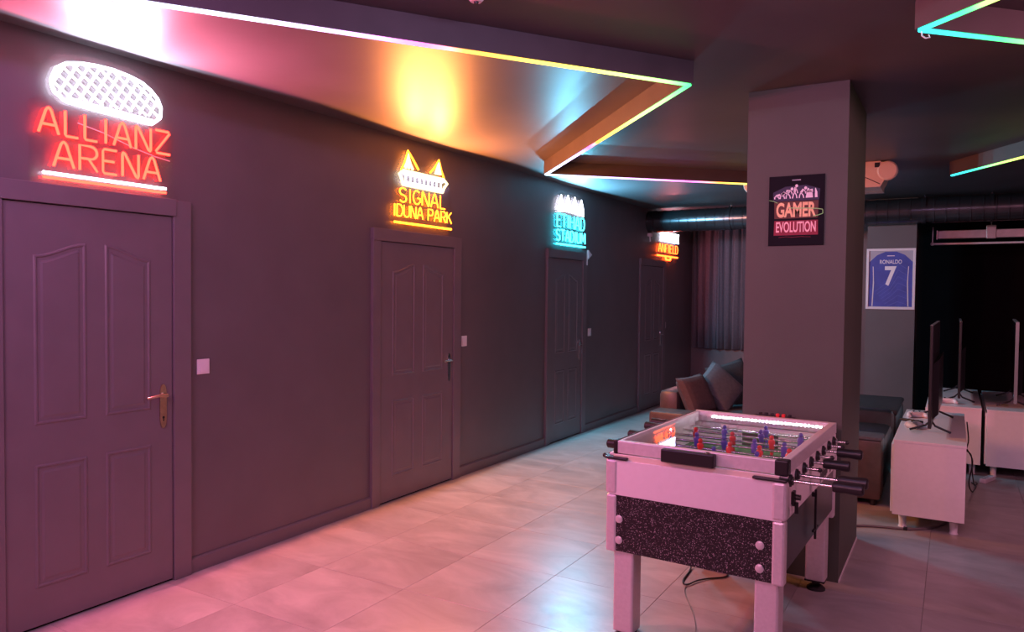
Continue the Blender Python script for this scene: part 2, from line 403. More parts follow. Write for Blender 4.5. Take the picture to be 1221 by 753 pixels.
fin([(0.06, .31), (2.463, 3.708), (.488, 5.876), (1.915, 7.222)],
    [[(0, blu), (.3, lil), (.47, wht), (.60, (.8,.35,1)), (.66, mag), (.71, ora), (.84, yel), (.93, (.5,.9,.2)), (1, grn)],
     [(0, grn), (.22, (.5,.9,.2)), (.35, yel), (.5, ora), (.56, mag), (.66, lil), (.85, wht), (1, (.6,.8,1))],
     [(0, (.5,.85,1)), (.3, lil), (.7, mag), (.85, ora), (1, yel)]],
    'long dark zigzag ceiling fin with rainbow light strip, over the walkway')
fin([(4.9, 2.10), (3.495, 3.383), (5.16, 5.04)],
    [[(0, ora), (.65, ora), (.76, yel), (.88, grn), (.95, (.04,.7,.3)), (1, cya)], [(0, cya), (.03, cya), (.10, (.04,.7,.3)), (.16, grn), (.7, yel), (1, ora)]],
    'V-shaped ceiling fin with green strip at the upper right corner')
fin([(3.591, 7.5), (5.12, 5.06)], [[(0, cya), (.05, cya), (.12, (.04,.7,.3)), (.2, (.25,.8,.15)), (.3, (.6,.8,.1)), (.5, yel), (1, ora)]],
    'short ceiling fin with cyan to yellow strip, right of the pillar')
fin([(.06, .05), (2.4, -1.6), (.6, -3.3)], [[(0, blu), (.5, (.9,.2,1)), (1, pnk)], [(0, pnk), (1, pnk)]], 'zigzag ceiling fin with pink strip behind the viewer')
fin([(6.5, .9), (4.6, -.9), (6.2, -2.6)], [[(0, pnk), (1, mag)], [(0, mag), (1, pnk)]], 'V-shaped ceiling fin with orange strip behind the viewer')
# curl of bare wire at the corner of the right hand fin
b = B(); tube(b, [(3.50, 3.38, 2.632), (3.502, 3.372, 2.61), (3.515, 3.37, 2.598), (3.53, 3.375, 2.60), (3.525, 3.378, 2.612)], .003, 6)
tag(finish('wire_curl', b, M['white'], None, True), 'small white wire end hanging from the corner of the right ceiling fin', 'wire')

# ------------------------------------------------------------------ neon signs
def arcp(cx, cy, rx, ry, a0, a1, n=8): return [(cx+rx*cos(radians(a0+(a1-a0)*k/n)), cy+ry*sin(radians(a0+(a1-a0)*k/n))) for k in range(n+1)]
G = {
 'A': [[(0,0),(.36,.88),(.44,.97),(.5,1),(.56,.97),(.64,.88),(1,0)], [(.16,.34),(.84,.34)]],
 'L': [[(.05,1),(.05,.07),(.12,0),(.95,0)]], 'I': [[(.5,1),(.5,0)]],
 'N': [[(0,0),(0,.93),(.05,1),(.14,.97),(.86,.03),(.95,0),(1,.07),(1,1)]],
 'Z': [[(.03,1),(.93,1),(.98,.93),(.03,.07),(.08,0),(1,0)]],
 'R': [[(0,0),(0,1),(.6,1)]+arcp(.6,.74,.38,.26,90,-90,7)+[(0,.48)], [(.5,.48),(1,0)]],
 'E': [[(.95,1),(.1,1),(0,.92),(0,.08),(.1,0),(.95,0)], [(0,.52),(.78,.52)]],
 'S': [arcp(.5,.75,.46,.25,35,270,9)+arcp(.5,.25,.46,.25,90,-145,9)[1:]],
 'G': [arcp(.5,.5,.5,.5,50,315,14)+[(1,.2),(1,.45),(.6,.45)]],
 'D': [[(0,0),(0,1),(.5,1)]+arcp(.5,.5,.5,.5,90,-90,9)+[(0,0)]],
 'U': [[(0,1),(0,.3)]+arcp(.5,.3,.5,.3,180,360,8)+[(1,1)]],
 'P': [[(0,0),(0,1),(.6,1)]+arcp(.6,.73,.38,.27,90,-90,7)+[(0,.46)]],
 'K': [[(0,0),(0,1)], [(.95,1),(0,.42)], [(.35,.62),(1,0)]],
 'T': [[(0,1),(1,1)], [(.5,1),(.5,0)]], 'H': [[(0,0),(0,1)],[(1,0),(1,1)],[(0,.52),(1,.52)]],
 'M': [[(0,0),(.06,.95),(.12,1),(.5,.25),(.88,1),(.94,.95),(1,0)]], 'F': [[(.9,1),(0,1),(0,0)],[(0,.52),(.72,.52)]],
}
WID = {'I': .35, 'M': 1.25, 'L': .8, 'E': .85, 'A': 1.1, 'F': .8}
XT = .034     # tubes stand this far off the wall
def word(root, org, txt, y0, y1, zf, h, m, r, gap=.32, name='letter'):
    """zf(y): base line height"""
    ws = [WID.get(c, 1.) if c != ' ' else .5 for c in txt]; tot = sum(ws)+gap*(len(txt)-1); k = (y1-y0)/tot; y = y0
    for c, wd in zip(txt, ws):
        if c != ' ':
            b = B()
            for st in G[c]:
                tube(b, [(XT, y+wd*k*p[0] if c != 'I' else y+wd*k*.5, zf(y)+h*p[1]) for p in st], r, 6)
            finish(name, b, m, root, True, org)
        y += (wd+gap)*k
def backing(root, org, poly, off=.0):
    b = B(); prism(b, [(.014, y, z) for y, z in poly], (.005, 0, 0)); finish('acrylic_backing', b, M['acrylic'], root, org=org)
    for y, z in (poly[0], poly[len(poly)//2]):
        pass
def bar(root, org, y0, y1, z, m, r, name='underline'):
    b = B(); tube(b, [(XT, y0, z), (XT, y1, z)], r, 8); return finish(name, b, m, root, True, org)

def sign_lamps(root, col, watts, spots):
    for y, z in spots:
        l = bpy.data.lights.new('sign_lamp', 'SPOT'); l.energy = watts/len(spots); l.color = col
        l.spot_size = radians(174); l.spot_blend = .06; l.shadow_soft_size = .004
        o = bpy.data.objects.new('sign_lamp', l); COL.objects.link(o); o.parent = root
        o.location = Vector((.055, y, z))-root.location
        o.rotation_euler = Vector((1, 0, -.08)).to_track_quat('-Z', 'Y').to_euler()
# --- sign 1: stadium shell + two words
org = Vector((0, 2.17, 2.36)); root = empty('neon_sign', 'large neon sign with white stadium shell over red words, nearest on the left wall', 'neon sign', org, 0, 'stadium neon signs over the doors')
SH = [(1.893,2.545),(1.915,2.60),(1.964,2.635),(2.03,2.652),(2.104,2.66),(2.19,2.662),(2.274,2.652),(2.34,2.636),(2.388,2.608),(2.425,2.575),(2.445,2.53),(2.44,2.478),(2.41,2.452),(2.392,2.437),(2.30,2.440),(2.207,2.443),(2.08,2.448),(1.963,2.457),(1.945,2.462),(1.93,2.475),(1.906,2.49),(1.895,2.515)]
b = B(); tube(b, [(XT, y, z) for y, z in SH], .0085, 8, closed=True); finish('shell_outline', b, M['n_white'], root, True, org)
b = B(); tube(b, [(XT, 1.965, 2.474), (XT, 2.09, 2.466), (XT, 2.2, 2.463), (XT, 2.395, 2.456)], .007, 8); finish('shell_rim', b, M['n_white'], root, True, org)
def inside(p, poly):
    c = False; n = len(poly); j = n-1
    for i in range(n):
        if (poly[i][1] > p[1]) != (poly[j][1] > p[1]) and p[0] < (poly[j][0]-poly[i][0])*(p[1]-poly[i][1])/(poly[j][1]-poly[i][1])+poly[i][0]: c = not c
        j = i
    return c
b = B()
for sgn, tilt in ((1, 1.05), (-1, .62)):
    dv = Vector((cos(tilt), sgn*sin(tilt))); nv = Vector((-dv.y, dv.x)); ctr = Vector((2.17, 2.56))
    for k in range(-14, 15):
        o_ = ctr+nv*k*.044; run = []
        for i in range(-90, 91):
            p = o_+dv*i*.005
            if inside(p, SH) and p.y > 2.476: run.append(p)
            elif run: break
        if len(run) > 4: tube(b, [(XT, *run[0]), (XT, *run[-1])], .0058, 6)
finish('shell_lattice', b, M['n_white'], root, True, org)
word(root, org, 'ALLIANZ', 1.835, 2.495, lambda y: 2.295, .117, M['n_red'], .0062)
word(root, org, 'ARENA', 1.90, 2.44, lambda y: 2.148, .118, M['n_red'], .0062)
bar(root, org, 1.853, 2.472, 2.113, M['n_white'], .0075); bar(root, org, 1.853, 2.472, 2.092, M['n_red'], .0065)
backing(root, org, [(1.80,2.065),(2.51,2.065),(2.53,2.44),(2.49,2.60),(2.42,2.66),(2.28,2.70),(2.05,2.70),(1.92,2.67),(1.86,2.60),(1.85,2.47),(1.80,2.43)])
b = B(); tube(b, [(.022, 2.02, 2.37), (.022, 2.15, 2.345), (.022, 2.3, 2.30), (.022, 2.42, 2.275), (.02, 2.505, 2.265)], .0025, 6)
finish('power_wire', b, M['switch'], root, True, org)

sign_lamps(root, (.74, .80, 1), 45, [(2.05, 2.55), (2.33, 2.55)]); sign_lamps(root, (1, .10, .22), 210, [(2.0, 2.25), (2.35, 2.2)])
# --- sign 2: stadium with yellow pylons
org = Vector((0, 4.7, 2.36)); root = empty('neon_sign', 'orange neon sign with white stadium and two pointed yellow pylons, over the second door', 'neon sign', org, 0, 'stadium neon signs over the doors')
def poly_tube(pts, m, r, name, closed=False):
    b = B(); tube(b, [(XT, y, z) for y, z in pts], r, 7, closed=closed); return finish(name, b, m, root, True, org)
for pts in ([(4.42,2.50),(4.46,2.56),(4.50,2.655),(4.56,2.60),(4.63,2.53)], [(4.78,2.53),(4.84,2.58),(4.895,2.645),(4.925,2.57),(4.965,2.51)]):
    poly_tube(pts, M['n_orange'], .008, 'pylon_outline')
for pts in ([(4.455,2.53),(4.50,2.63),(4.53,2.56),(4.56,2.52)], [(4.475,2.52),(4.50,2.58),(4.515,2.52)], [(4.85,2.53),(4.893,2.62),(4.92,2.53)], [(4.88,2.53),(4.893,2.58),(4.90,2.53)]):
    poly_tube(pts, M['n_warm'], .010, 'pylon')
poly_tube([(4.40,2.47),(4.44,2.50),(4.96,2.50),(5.01,2.47),(4.97,2.435),(4.95,2.395),(4.44,2.395),(4.43,2.43)], M['n_warm'], .012, 'stand_outline', True)
poly_tube([(4.45,2.481),(4.95,2.481)], M['n_white'], .011, 'stand_roof'); poly_tube([(4.45,2.412),(4.94,2.412)], M['n_white'], .010, 'stand_base')
for k in range(9): poly_tube([(4.475+.056*k,2.41),(4.475+.056*k,2.48)], M['n_white'], .006, 'stand_post')
word(root, org, 'SIGNAL', 4.40, 4.985, lambda y: 2.262, .105, M['n_orange'], .0055, .28)
word(root, org, 'IDUNA PARK', 4.335, 5.075, lambda y: 2.152, .088, M['n_orange'], .0052, .26)
bar(root, org, 4.345, 5.072, 2.105, M['n_orange'], .0085)
backing(root, org, [(4.30,2.072),(5.11,2.072),(5.11,2.26),(5.05,2.50),(4.93,2.69),(4.80,2.58),(4.62,2.60),(4.50,2.70),(4.36,2.52),(4.35,2.28),(4.30,2.27)])

sign_lamps(root, (1, .30, .07), 250, [(4.42, 2.2), (4.55, 2.4), (4.72, 2.25), (4.88, 2.42), (5.0, 2.2)])
# --- sign 3: crown-like stadium roof, cyan words
org = Vector((0, 7.33, 2.36)); root = empty('neon_sign', 'cyan neon sign with white spiked crown shape, over the third door', 'neon sign', org, 0, 'stadium neon signs over the doors')
for k in range(4):
    c = 7.07+.165*k; z = 2.62 - .012*abs(k-1.5)
    poly_tube([(c-.062,2.47),(c-.045,z-.06),(c,z+.02),(c+.045,z-.06),(c+.062,2.47)], M['n_white'], .008, 'spike')
    poly_tube([(c-.02,2.48),(c,z-.02),(c+.02,2.48)], M['n_white'], .008, 'spike_core')
for k, dz in enumerate((0, -.022, -.044)):
    poly_tube([(7.0+.63*t, 2.492+dz+.020*sin(pi*t)) for t in [i/10 for i in range(11)]], M['n_white'], .006, 'roof_band')
word(root, org, 'ETIHAD', 6.985, 7.655, lambda y: 2.29, .135, M['n_cyan'], .0075, .30)
word(root, org, 'STADIUM', 6.97, 7.675, lambda y: 2.145, .115, M['n_cyan'], .0075, .28)
bar(root, org, 6.975, 7.675, 2.108, M['n_cyan'], .010)
backing(root, org, [(6.93,2.075),(7.72,2.075),(7.72,2.45),(7.68,2.62),(7.5,2.68),(7.1,2.68),(6.95,2.60),(6.93,2.45)])

sign_lamps(root, (.18, .70, 1), 220, [(7.1, 2.45), (7.3, 2.2), (7.55, 2.4)])
# --- sign 4
org = Vector((0, 10.52, 2.28)); root = empty('neon_sign', 'small red neon sign with white block on top, on the far end of the wall', 'neon sign', org, 0, 'stadium neon signs over the doors')
poly_tube([(10.26,2.36),(10.26,2.475),(10.96,2.475),(10.96,2.36)], M['n_white'], .014, 'stand_outline', True)
for k in range(5): poly_tube([(10.28,2.378+.02*k),(10.94,2.378+.02*k)], M['n_white'], .010, 'stand_row')
word(root, org, 'ANFIELD', 10.10, 10.95, lambda y: 2.195, .115, M['n_redfar'], .0062, .30)
bar(root, org, 10.06, 10.94, 2.14, M['n_redfar'], .012)
poly_tube([(10.40,2.125),(10.43,2.09),(10.60,2.09),(10.63,2.125)], M['n_redfar'], .014, 'badge')
backing(root, org, [(10.02,2.085),(11.0,2.085),(11.0,2.50),(10.2,2.50),(10.02,2.33)])

sign_lamps(root, (1, .2, .25), 14, [(10.3, 2.4), (10.7, 2.2)])
# small fittings on the left wall
r = empty('wall_sensor', 'small pale sensor on the wall left of the far red sign', 'sensor', (0, 9.776, 2.40))
b = B(); box(b, (0, -.04, -.02), (.05, .04, .02), .006); finish('body', b, M['switch'], r); b = B(); cyl(b, (.025, 0, -.02), (.03, 0, -.09), .008, 8); finish('stem', b, M['switch'], r)
r = empty('cable_clip', 'small white cable clip at the upper right corner of the third door frame', 'cable clip', (.03, 7.775, 2.03))
b = B(); prism(b, [(0, -.03, .05), (0, .06, 0), (0, -.03, -.05)], (.02, 0, 0)); finish('body', b, M['switch'], r)
b = B(); tube(b, [(.008, -.04, .05), (.006, -.04, -.12)], .006, 6); finish('wire', b, M['switch'], r)

# ------------------------------------------------------------------ posters
def text(parent, s, x, z, w, h, m, y=-.003, bold=.0):
    """mesh lettering standing in the XZ plane facing -Y, centred on (x, z), stretched to w by h"""
    cu = bpy.data.curves.new('t', 'FONT'); cu.body = s; cu.size = 1; cu.offset = bold; cu.extrude = .0
    to = bpy.data.objects.new('t', cu); COL.objects.link(to)
    dg = bpy.context.evaluated_depsgraph_get(); me = bpy.data.meshes.new_from_object(to.evaluated_get(dg)); bpy.data.objects.remove(to)
    xs_ = [v.co.x for v in me.vertices]; ys_ = [v.co.y for v in me.vertices]
    sx = w/(max(xs_)-min(xs_)); sy = h/(max(ys_)-min(ys_)); mx = (max(xs_)+min(xs_))/2; my = (max(ys_)+min(ys_))/2
    for v in me.vertices: v.co = Vector((x+(v.co.x-mx)*sx, y, z+(v.co.y-my)*sy))
    me.materials.clear(); me.materials.append(m)
    o = bpy.data.objects.new('lettering', me); COL.objects.link(o); o.parent = parent; return o
def flat(parent, polys, m, name, y=-.0025, d=.0004):
    b = B()
    for p in polys: prism(b, [(q[0], y, q[1]) for q in p], (0, d, 0))
    return finish(name, b, m, parent)
def stroke(p, w):
    out = []
    for a, c in zip(p, p[1:]):
        a, c = Vector(a), Vector(c); d = (c-a).normalized(); n = Vector((-d.y, d.x))*w/2
        out.append([a+n, a-n, c-n, c+n])
    return out
# poster on the near pillar: x 2.712..3.008, z 1.866..2.257
r = empty('poster', 'black poster with glowing GAMER EVOLUTION lettering hung on the near pillar', 'poster', (2.86, 4.433, 2.062))
b = B(); box(b, (-.148, -.008, -.196), (.148, 0, .196), .001); finish('sheet', b, M['p_black'], r)
Y0 = -.0085
flat(r, [[(-.125,.055),(.12,.055),(.125,.115),(.05,.14),(-.06,.135),(-.125,.105)]], M['p_glow'], 'print', Y0)
figs = []
base = .068
def man(x, h, lean, crouch):
    hip = (x-.004*lean, base+h*.48); sh = (x+.010*lean, base+h*(.86-.10*crouch)); hd = (sh[0]+.006+.006*crouch, sh[1]+h*.10)
    P = []
    P += stroke([hip, sh], .012); P += stroke([(x-.012, base), (x-.008-.003*crouch, base+h*.25), hip], .006); P += stroke([(x+.012, base), (x+.008, base+h*.26), hip], .006)
    P += stroke([sh, (sh[0]+.010, base+h*.55), (sh[0]+.012, base+h*.38)], .005)
    P.append([(hd[0]+.008*cos(2*pi*k/8), hd[1]+.009*sin(2*pi*k/8)) for k in range(8)])
    return P
figs += man(-.103, .036, 1.6, 2); figs += man(-.074, .050, 1.2, 1.4); figs += man(-.043, .060, .9, .8); figs += man(-.008, .072, .3, 0)
figs += man(.028, .062, 1.0, .8)
figs += [[(.050,base),(.088,base),(.085,base+.03),(.07,base+.045),(.055,base+.035)], [(.052,base+.03),(.060,base+.055),(.068,base+.05),(.068,base+.03)], [(.070,base+.045),(.086,base+.048),(.088,base+.03),(.074,base+.03)]]
figs += [[(.098,base),(.112,base),(.110,base+.03),(.102,base+.052),(.098,base+.05)]]
flat(r, figs, M['p_white'], 'figures', Y0-.0008)
flat(r, [[(-.116,-.044),(.116,-.044),(.118,.052),(-.118,.052)]], M['p_orange2'], 'print', Y0)
text(r, 'GAMER', 0, .004, .212, .084, M['p_orange'], Y0-.0010, .035)
flat(r, [[(-.118,-.138),(.118,-.138),(.116,-.056),(-.116,-.056)]], M['p_red'], 'print', Y0)
text(r, 'EVOLUTION', 0, -.092, .212, .060, M['p_pink'], Y0-.0010, .022)
flat(r, [[(-.024,.167),(.022,.167),(.022,.173),(-.024,.173)]], M['p_grey'], 'print', Y0)
sw = [(-.146,.062),(-.12,.056),(-.10,.045)]; sw2 = [(-.04,.016),(0,.012),(.06,.010),(.11,.006),(.140,.0),(.142,-.022),(.12,-.030),(.09,-.036)]
flat(r, stroke(sw, .003)+stroke(sw2, .004), M['p_green'], 'light_trail', Y0-.0022)
flat(r, stroke([(-.09,-.150),(-.05,-.146),(-.02,-.150),(.03,-.147),(.08,-.150)], .002), M['p_red'], 'print', Y0-.0005)
# jersey print on the far pillar: x 2.707..3.233, z 1.436..2.163
r = empty('framed_print', 'white framed print of a blue number 7 football shirt on the far pillar', 'framed print', (2.97, 10.0, 1.80))
b = B(); box(b, (-.235, -.008, -.335), (.235, -.001, .335)); finish('print', b, M['p_grey'], r)
for a, c in (((-.263,-.363),(.263,-.335)), ((-.263,.335),(.263,.363)), ((-.263,-.335),(-.235,.335)), ((.235,-.335),(.263,.335))):
    b = B(); box(b, (a[0], -.022, a[1]), (c[0], 0, c[1]), .002); finish('frame_bar', b, M['frame_white'], r)
flat(r, [[(-.185,-.33),(.185,-.33),(.175,-.05),(.185,.16),(.23,.10),(.234,.20),(.15,.285),(.06,.325),(-.06,.325),(-.15,.285),(-.234,.20),(-.23,.10),(-.185,.16),(-.175,-.05)]], M['p_blue'], 'shirt', -.0088)
for s_ in (-1, 1): flat(r, [[(s_*.185,.16),(s_*.23,.10),(s_*.234,-.33),(s_*.20,-.33),(s_*.19,-.05)]], M['p_blue'], 'sleeve', -.0086)
flat(r, stroke([(-.192,-.32),(-.182,-.05),(-.19,.15)], .006)+stroke([(.192,-.32),(.182,-.05),(.19,.15)], .006), M['p_white'], 'seam', -.0094)
cv = []
for k in range(7): cv += stroke([(.17, -.30+.07*k), (.08, -.27+.075*k), (.0, -.31+.05*k), (-.04-.02*k, -.33+.03*k)], .004)
flat(r, cv, M['p_blue2'], 'shirt_pattern', -.0092)
text(r, 'RONALDO', 0, .205, .235, .048, M['p_white'], -.0097, .01)
text(r, '7', 0, .035, .125, .235, M['p_white'], -.0097, .03)
flat(r, [[(-.04,.272),(.04,.272),(.04,.28),(-.04,.28)]], M['p_white'], 'collar_tag', -.0097)

# ------------------------------------------------------------------ duct, rail, ceiling unit, detector
r = empty('spiral_duct', 'dark spiral ventilation duct running across the far end under the ceiling', 'duct', (0, 9.8, 2.58))
b = B(); n = 24; prev = None; prof = []
x = .002; k = 0
while x < 4.55:
    prof += [(x, .145), (x+.10, .145), (x+.104, .149), (x+.112, .149), (x+.116, .145)]; x += .118
lathe(b, (0, 0, 0), (1, 0, 0), prof, 28); finish('pipe', b, M['duct'], r, True)
for xx in (1.1, 3.3, 3.95):
    b = B(); lathe(b, (xx, 0, 0), (1, 0, 0), [(0, .150), (0, .156), (.03, .156), (.03, .150)], 28); box(b, (xx+.01, -.01, .15), (xx+.02, .01, .1745)); finish('hanger', b, M['duct'], r, True)
r = empty('blind_casing', 'pale metal roller blind casing with a rod below, under the duct at right', 'blind casing', (3.44, 10.5, 2.345))
b = B(); box(b, (0, -.04, -.05), (1.5, .04, .05), .006); finish('casing', b, M['rail'], r)
b = B(); box(b, (-.012, -.045, -.055), (0, .045, .055), .004); finish('end_cap', b, M['switch'], r)
b = B(); tube(b, [(-.05, 0, -.108), (1.5, 0, -.108)], .014, 10); finish('rod', b, M['alu'], r, True)
b = B(); ball(b, (-.055, 0, -.108), .022); finish('finial', b, M['alu'], r, True)
b = B(); box(b, (-.058, -.006, -.10), (-.046, .006, .10)); finish('pull_wire', b, M['rail'], r)
b = B(); box(b, (.50, -.05, -.06), (.60, .03, .10), .006); box(b, (.545, -.02, .10), (.555, .0, .409)); finish('bracket', b, M['rail'], r)

r = empty('ceiling_air_conditioner', 'cream air conditioner under the ceiling, partly hidden behind the near pillar', 'air conditioner', (2.56, 7.3, H))
b = B(); prism(b, [(-.58, -.12, -.0), (-.60, -.12, -.06), (-.60, .10, -.20), (-.58, .20, -.225), (-.58, .32, -.225), (-.58, .32, 0)], (1.08, 0, 0)); finish('casing', b, M['ac'], r)
b = B(); prism(b, [(.30, -.13, -.01), (.52, -.13, -.01), (.56, -.13, -.08), (.53, -.13, -.17), (.50, -.13, -.222), (.25, -.13, -.222), (.22, -.13, -.1)], (0, .30, 0)); finish('side_cover', b, M['ac'], r)
b = B(); lathe(b, (.555, -.14, -.088), (0, 1, 0), [(0, .070), (.01, .082), (.05, .082), (.06, .075)], 24); finish('end_disc', b, M['ac'], r, True)
b = B(); lathe(b, (-.60, .0, -.11), (0, 1, 0), [(0, .085), (.02, .095), (.1, .095)], 24); finish('end_disc', b, M['ac'], r, True)
b = B(); box(b, (.455, -.136, -.055), (.495, -.129, -.015)); finish('vent', b, M['plastic'], r)
b = B(); tube(b, [(.30, -.133, -.10), (.40, -.133, -.145), (.50, -.133, -.20)], .003, 5); tube(b, [(.365, -.133, -.13), (.365, -.133, -.222)], .003, 5); finish('seam', b, M['plastic'], r)
r = empty('smoke_detector', 'small white smoke detector on the ceiling at the top edge', 'smoke detector', (1.975, 2.50, H))
b = B(); lathe(b, (0, 0, 0), (0, 0, -1), [(0, .03), (.012, .03), (.02, .022)], 20); finish('body', b, M['switch'], r, True)
b = B(); lathe(b, (0, 0, -.02), (0, 0, -1), [(0, .010), (.008, .008)], 12); finish('sensor', b, M['plastic'], r, True)

# ------------------------------------------------------------------ curtain
b = B(); n = 150; x0, x1 = .05, 1.75
for j, z in enumerate((.745, 1.2, 1.7, 2.2, 2.66)):
    for i in range(n+1):
        x = x0+(x1-x0)*i/n; a = .030+.008*(4-j)/4
        b.verts.new((x+.01*sin(x*17+j*.4), 11.72 - a*sin(x*47+.8*sin(x*9)) - .012*sin(x*103+j*.3), z))
b.verts.ensure_lookup_table()
for j in range(4):
    for i in range(n): k = j*(n+1)+i; b.faces.new((b.verts[k], b.verts[k+1], b.verts[k+n+2], b.verts[k+n+1]))
o = finish('curtain', b, M['curtain'], None, True, Vector((.9, 11.72, 1.7))); so = o.modifiers.new('s', 'SOLIDIFY'); so.thickness = .004
tag(o, 'mauve pleated curtain hanging in the far left corner behind the sofa', 'curtain')
b = B(); tube(b, [(.02, 11.70, 2.69), (1.8, 11.70, 2.69)], .012, 10)
for xx in (.2, 1.6): cyl(b, (xx, 11.70, 2.69), (xx, 11.70, H), .005, 8)
tag(finish('curtain_rail', b, M['rail'], None, True), 'thin rail above the mauve curtain', 'curtain rail')

# ------------------------------------------------------------------ football table
TB = empty('foosball_table', 'pink-lit white coin football table with glass top and black glitter panel', 'foosball table', (2.70, 3.79, 0), radians(-2.0))
def tp(name, b, m, smooth=False, parent=TB): return finish(name, b, m, parent, smooth)
UL, UR, VF, VB = -.42, .385, -.60, .60
# lower cabinet
b = B(); box(b, (UL+.02, VF+.006, .39), (UR-.02, VF+.022, .652)); tp('front_panel', b, M['glitter'])
b = B(); box(b, (UL+.02, VB-.022, .39), (UR-.02, VB-.006, .652)); tp('rear_panel', b, M['glitter'])
for s, u in ((0, UL+.008), (1, UR-.024)):
    b = B(); box(b, (u, VF+.03, .43), (u+.016, VB-.03, .655)); tp('side_panel', b, M['sidepanel'])
b = B(); box(b, (UL+.03, VF+.03, .43), (UR-.03, VB-.03, .445)); tp('bottom_board', b, M['sidepanel'])
# upper white band
b = B(); box(b, (UL+.012, VF, .652), (UR-.012, VF+.02, .815), .002); tp('front_band', b, M['white'])
b = B(); box(b, (UL+.012, VB-.02, .652), (UR-.012, VB, .815), .002); tp('rear_band', b, M['white'])
for u in (UL, UR-.02):
    b = B(); box(b, (u, VF+.03, .655), (u+.02, VB-.03, .840), .002); tp('side_band', b, M['white'])
# corner posts: upper and lower halves
for u, v in ((UL-.004, VF-.004), (UR-.056, VF-.004), (UL-.004, VB-.056), (UR-.056, VB-.056)):
    b = B(); box(b, (u, v, .655), (u+.060, v+.060, .817), .012); p_ = tp('corner_post', b, M['alu'])
    b = B(); box(b, (u+.004, v+.003, .383), (u+.056, v+.057, .652), .010); finish('lower_post', b, M['alu'], p_)
# legs
for u, v in ((-.385, -.585), (.262, -.585), (-.335, .445), (.262, .455)):
    b = B(); fz = .052 if v > 0 else .006; box(b, (u, v, fz), (u+.10, v+.10, .43), .010); lg = tp('leg', b, M['alu'])
    b = B(); k_ = fz/.052; lathe(b, (u+.05, v+.05, fz), (0, 0, -1), [(0, .042), (.006*k_, .042), (.008*k_, .02), (.028*k_, .02), (.032*k_, .035), (.044*k_, .048), (fz, .048)], 20); finish('levelling_foot', b, M['rubber'], lg, True)
    if v < 0: continue
    b = B(); box(b, (u-.001, v-.001, fz-.002), (u+.101, v+.101, fz+.008), .003); finish('end_cap', b, M['plastic'], lg)
# bolts on the glitter panel
for u in (-.355, .285):
    for z in (.54, .442):
        b = B(); lathe(b, (u, VF+.006, z), (0, -1, 0), [(0, .018), (.004, .018), (.007, .012)], 18); tp('bolt', b, M['alu'], True)
# ledge between band and glass frame
b = B(); box(b, (UL+.03, VF+.01, .815), (UR-.03, VF+.05, .836)); tp('front_ledge', b, mat('cream_ledge', (.75, .66, .55), .5))
b = B(); box(b, (UL+.03, VB-.05, .815), (UR-.03, VB-.01, .836)); tp('rear_ledge', b, M['white'])
for u0, u1 in ((UL-.008, UL+.105), (UR-.135, UR+.006)):
    b = B(); box(b, (u0, VF-.010, .818), (u1, VF+.045, .830), .005); tp('corner_plate', b, M['plastic'])
# hinged glass frame
FL, FR_, FF, FB = -.392, .386, -.577, .577; fz0, fz1 = .842, .900
b = B(); box(b, (FL, FF, fz0), (FR_, FF+.032, fz1), .004); tp('frame_rail', b, M['alu'])
b = B(); box(b, (FL, FB-.040, fz0), (FR_, FB, fz1), .004); tp('frame_rail', b, M['alu'])
b = B(); box(b, (FL, FF+.032, fz0), (FL+.030, FB-.040, fz1), .004); tp('frame_rail', b, M['alu'])
b = B(); box(b, (FR_-.036, FF+.032, fz0), (FR_, FB-.040, fz1), .004); tp('frame_rail', b, M['alu'])
b = B(); tube(b, [(FL+.012, FF+.04, fz1+.0005), (FL+.012, FB-.05, fz1+.0005)], .003, 6); tp('seal', b, M['plastic'])
for u in (FL, FR_-.05):
    b = B(); box(b, (u-.003, FF-.004, fz0-.004), (u+(.018 if u < 0 else .053), FF+.050, fz1+.003), .006); tp('corner_cap', b, M['plastic'])
b = B(); box(b, (FL+.02, FF+.02, .886), (FR_-.02, FB-.02, .890)); tp('glass', b, M['glass'])
b = B(); box(b, (-.150, FF-.040, .838), (.090, FF-.001, .896), .005); lk = tp('lock_box', b, M['plastic'])
b = B(); lathe(b, (.055, FF-.020, .896), (0, 0, 1), [(0, .013), (.004, .013), (.006, .009)], 16); finish('lock', b, M['chrome'], lk, True)
# lamp strip under the rear rail
b = B(); box(b, (-.30, FB-.052, .868), (.34, FB-.041, .884)); sp_ = tp('lamp_strip', b, M['white'])
b = B()
for k in range(30): uu = -.275+.59*k/29; box(b, (uu-.0035, FB-.055, .873), (uu+.0035, FB-.052, .880))
finish('diodes', b, glow('table_led', (90, 86, 96)), sp_)
# inside
b = B(); box(b, (UL+.03, VF+.03, .715), (UR-.03, VB-.03, .722)); pf = tp('playfield', b, M['field'])
b = B(); z = .7225
def ln(a, c, w=.006):
    a, c = Vector((*a, z)), Vector((*c, z)); d = (c-a).normalized(); nn = Vector((-d.y, d.x, 0))*w/2; prism(b, [a+nn, a-nn, c-nn, c+nn], (0, 0, .0006))
U0, U1, V0, V1 = -.35, .32, -.53, .53; um = (U0+U1)/2
for a, c in (((U0,V0),(U1,V0)),((U1,V0),(U1,V1)),((U1,V1),(U0,V1)),((U0,V1),(U0,V0)),((U0,0),(U1,0)),((um-.2,V0+.2),(um+.2,V0+.2)),((um-.2,V1-.2),(um+.2,V1-.2)),((um-.2,V0),(um-.2,V0+.2)),((um+.2,V0),(um+.2,V0+.2)),((um-.2,V1),(um-.2,V1-.2)),((um+.2,V1),(um+.2,V1-.2))): ln(a, c)
cp = [(um+.11*cos(2*pi*k/28), .11*sin(2*pi*k/28)) for k in range(29)]
for a, c in zip(cp, cp[1:]): ln(a, c)
finish('field_lines', b, M['line'], pf)
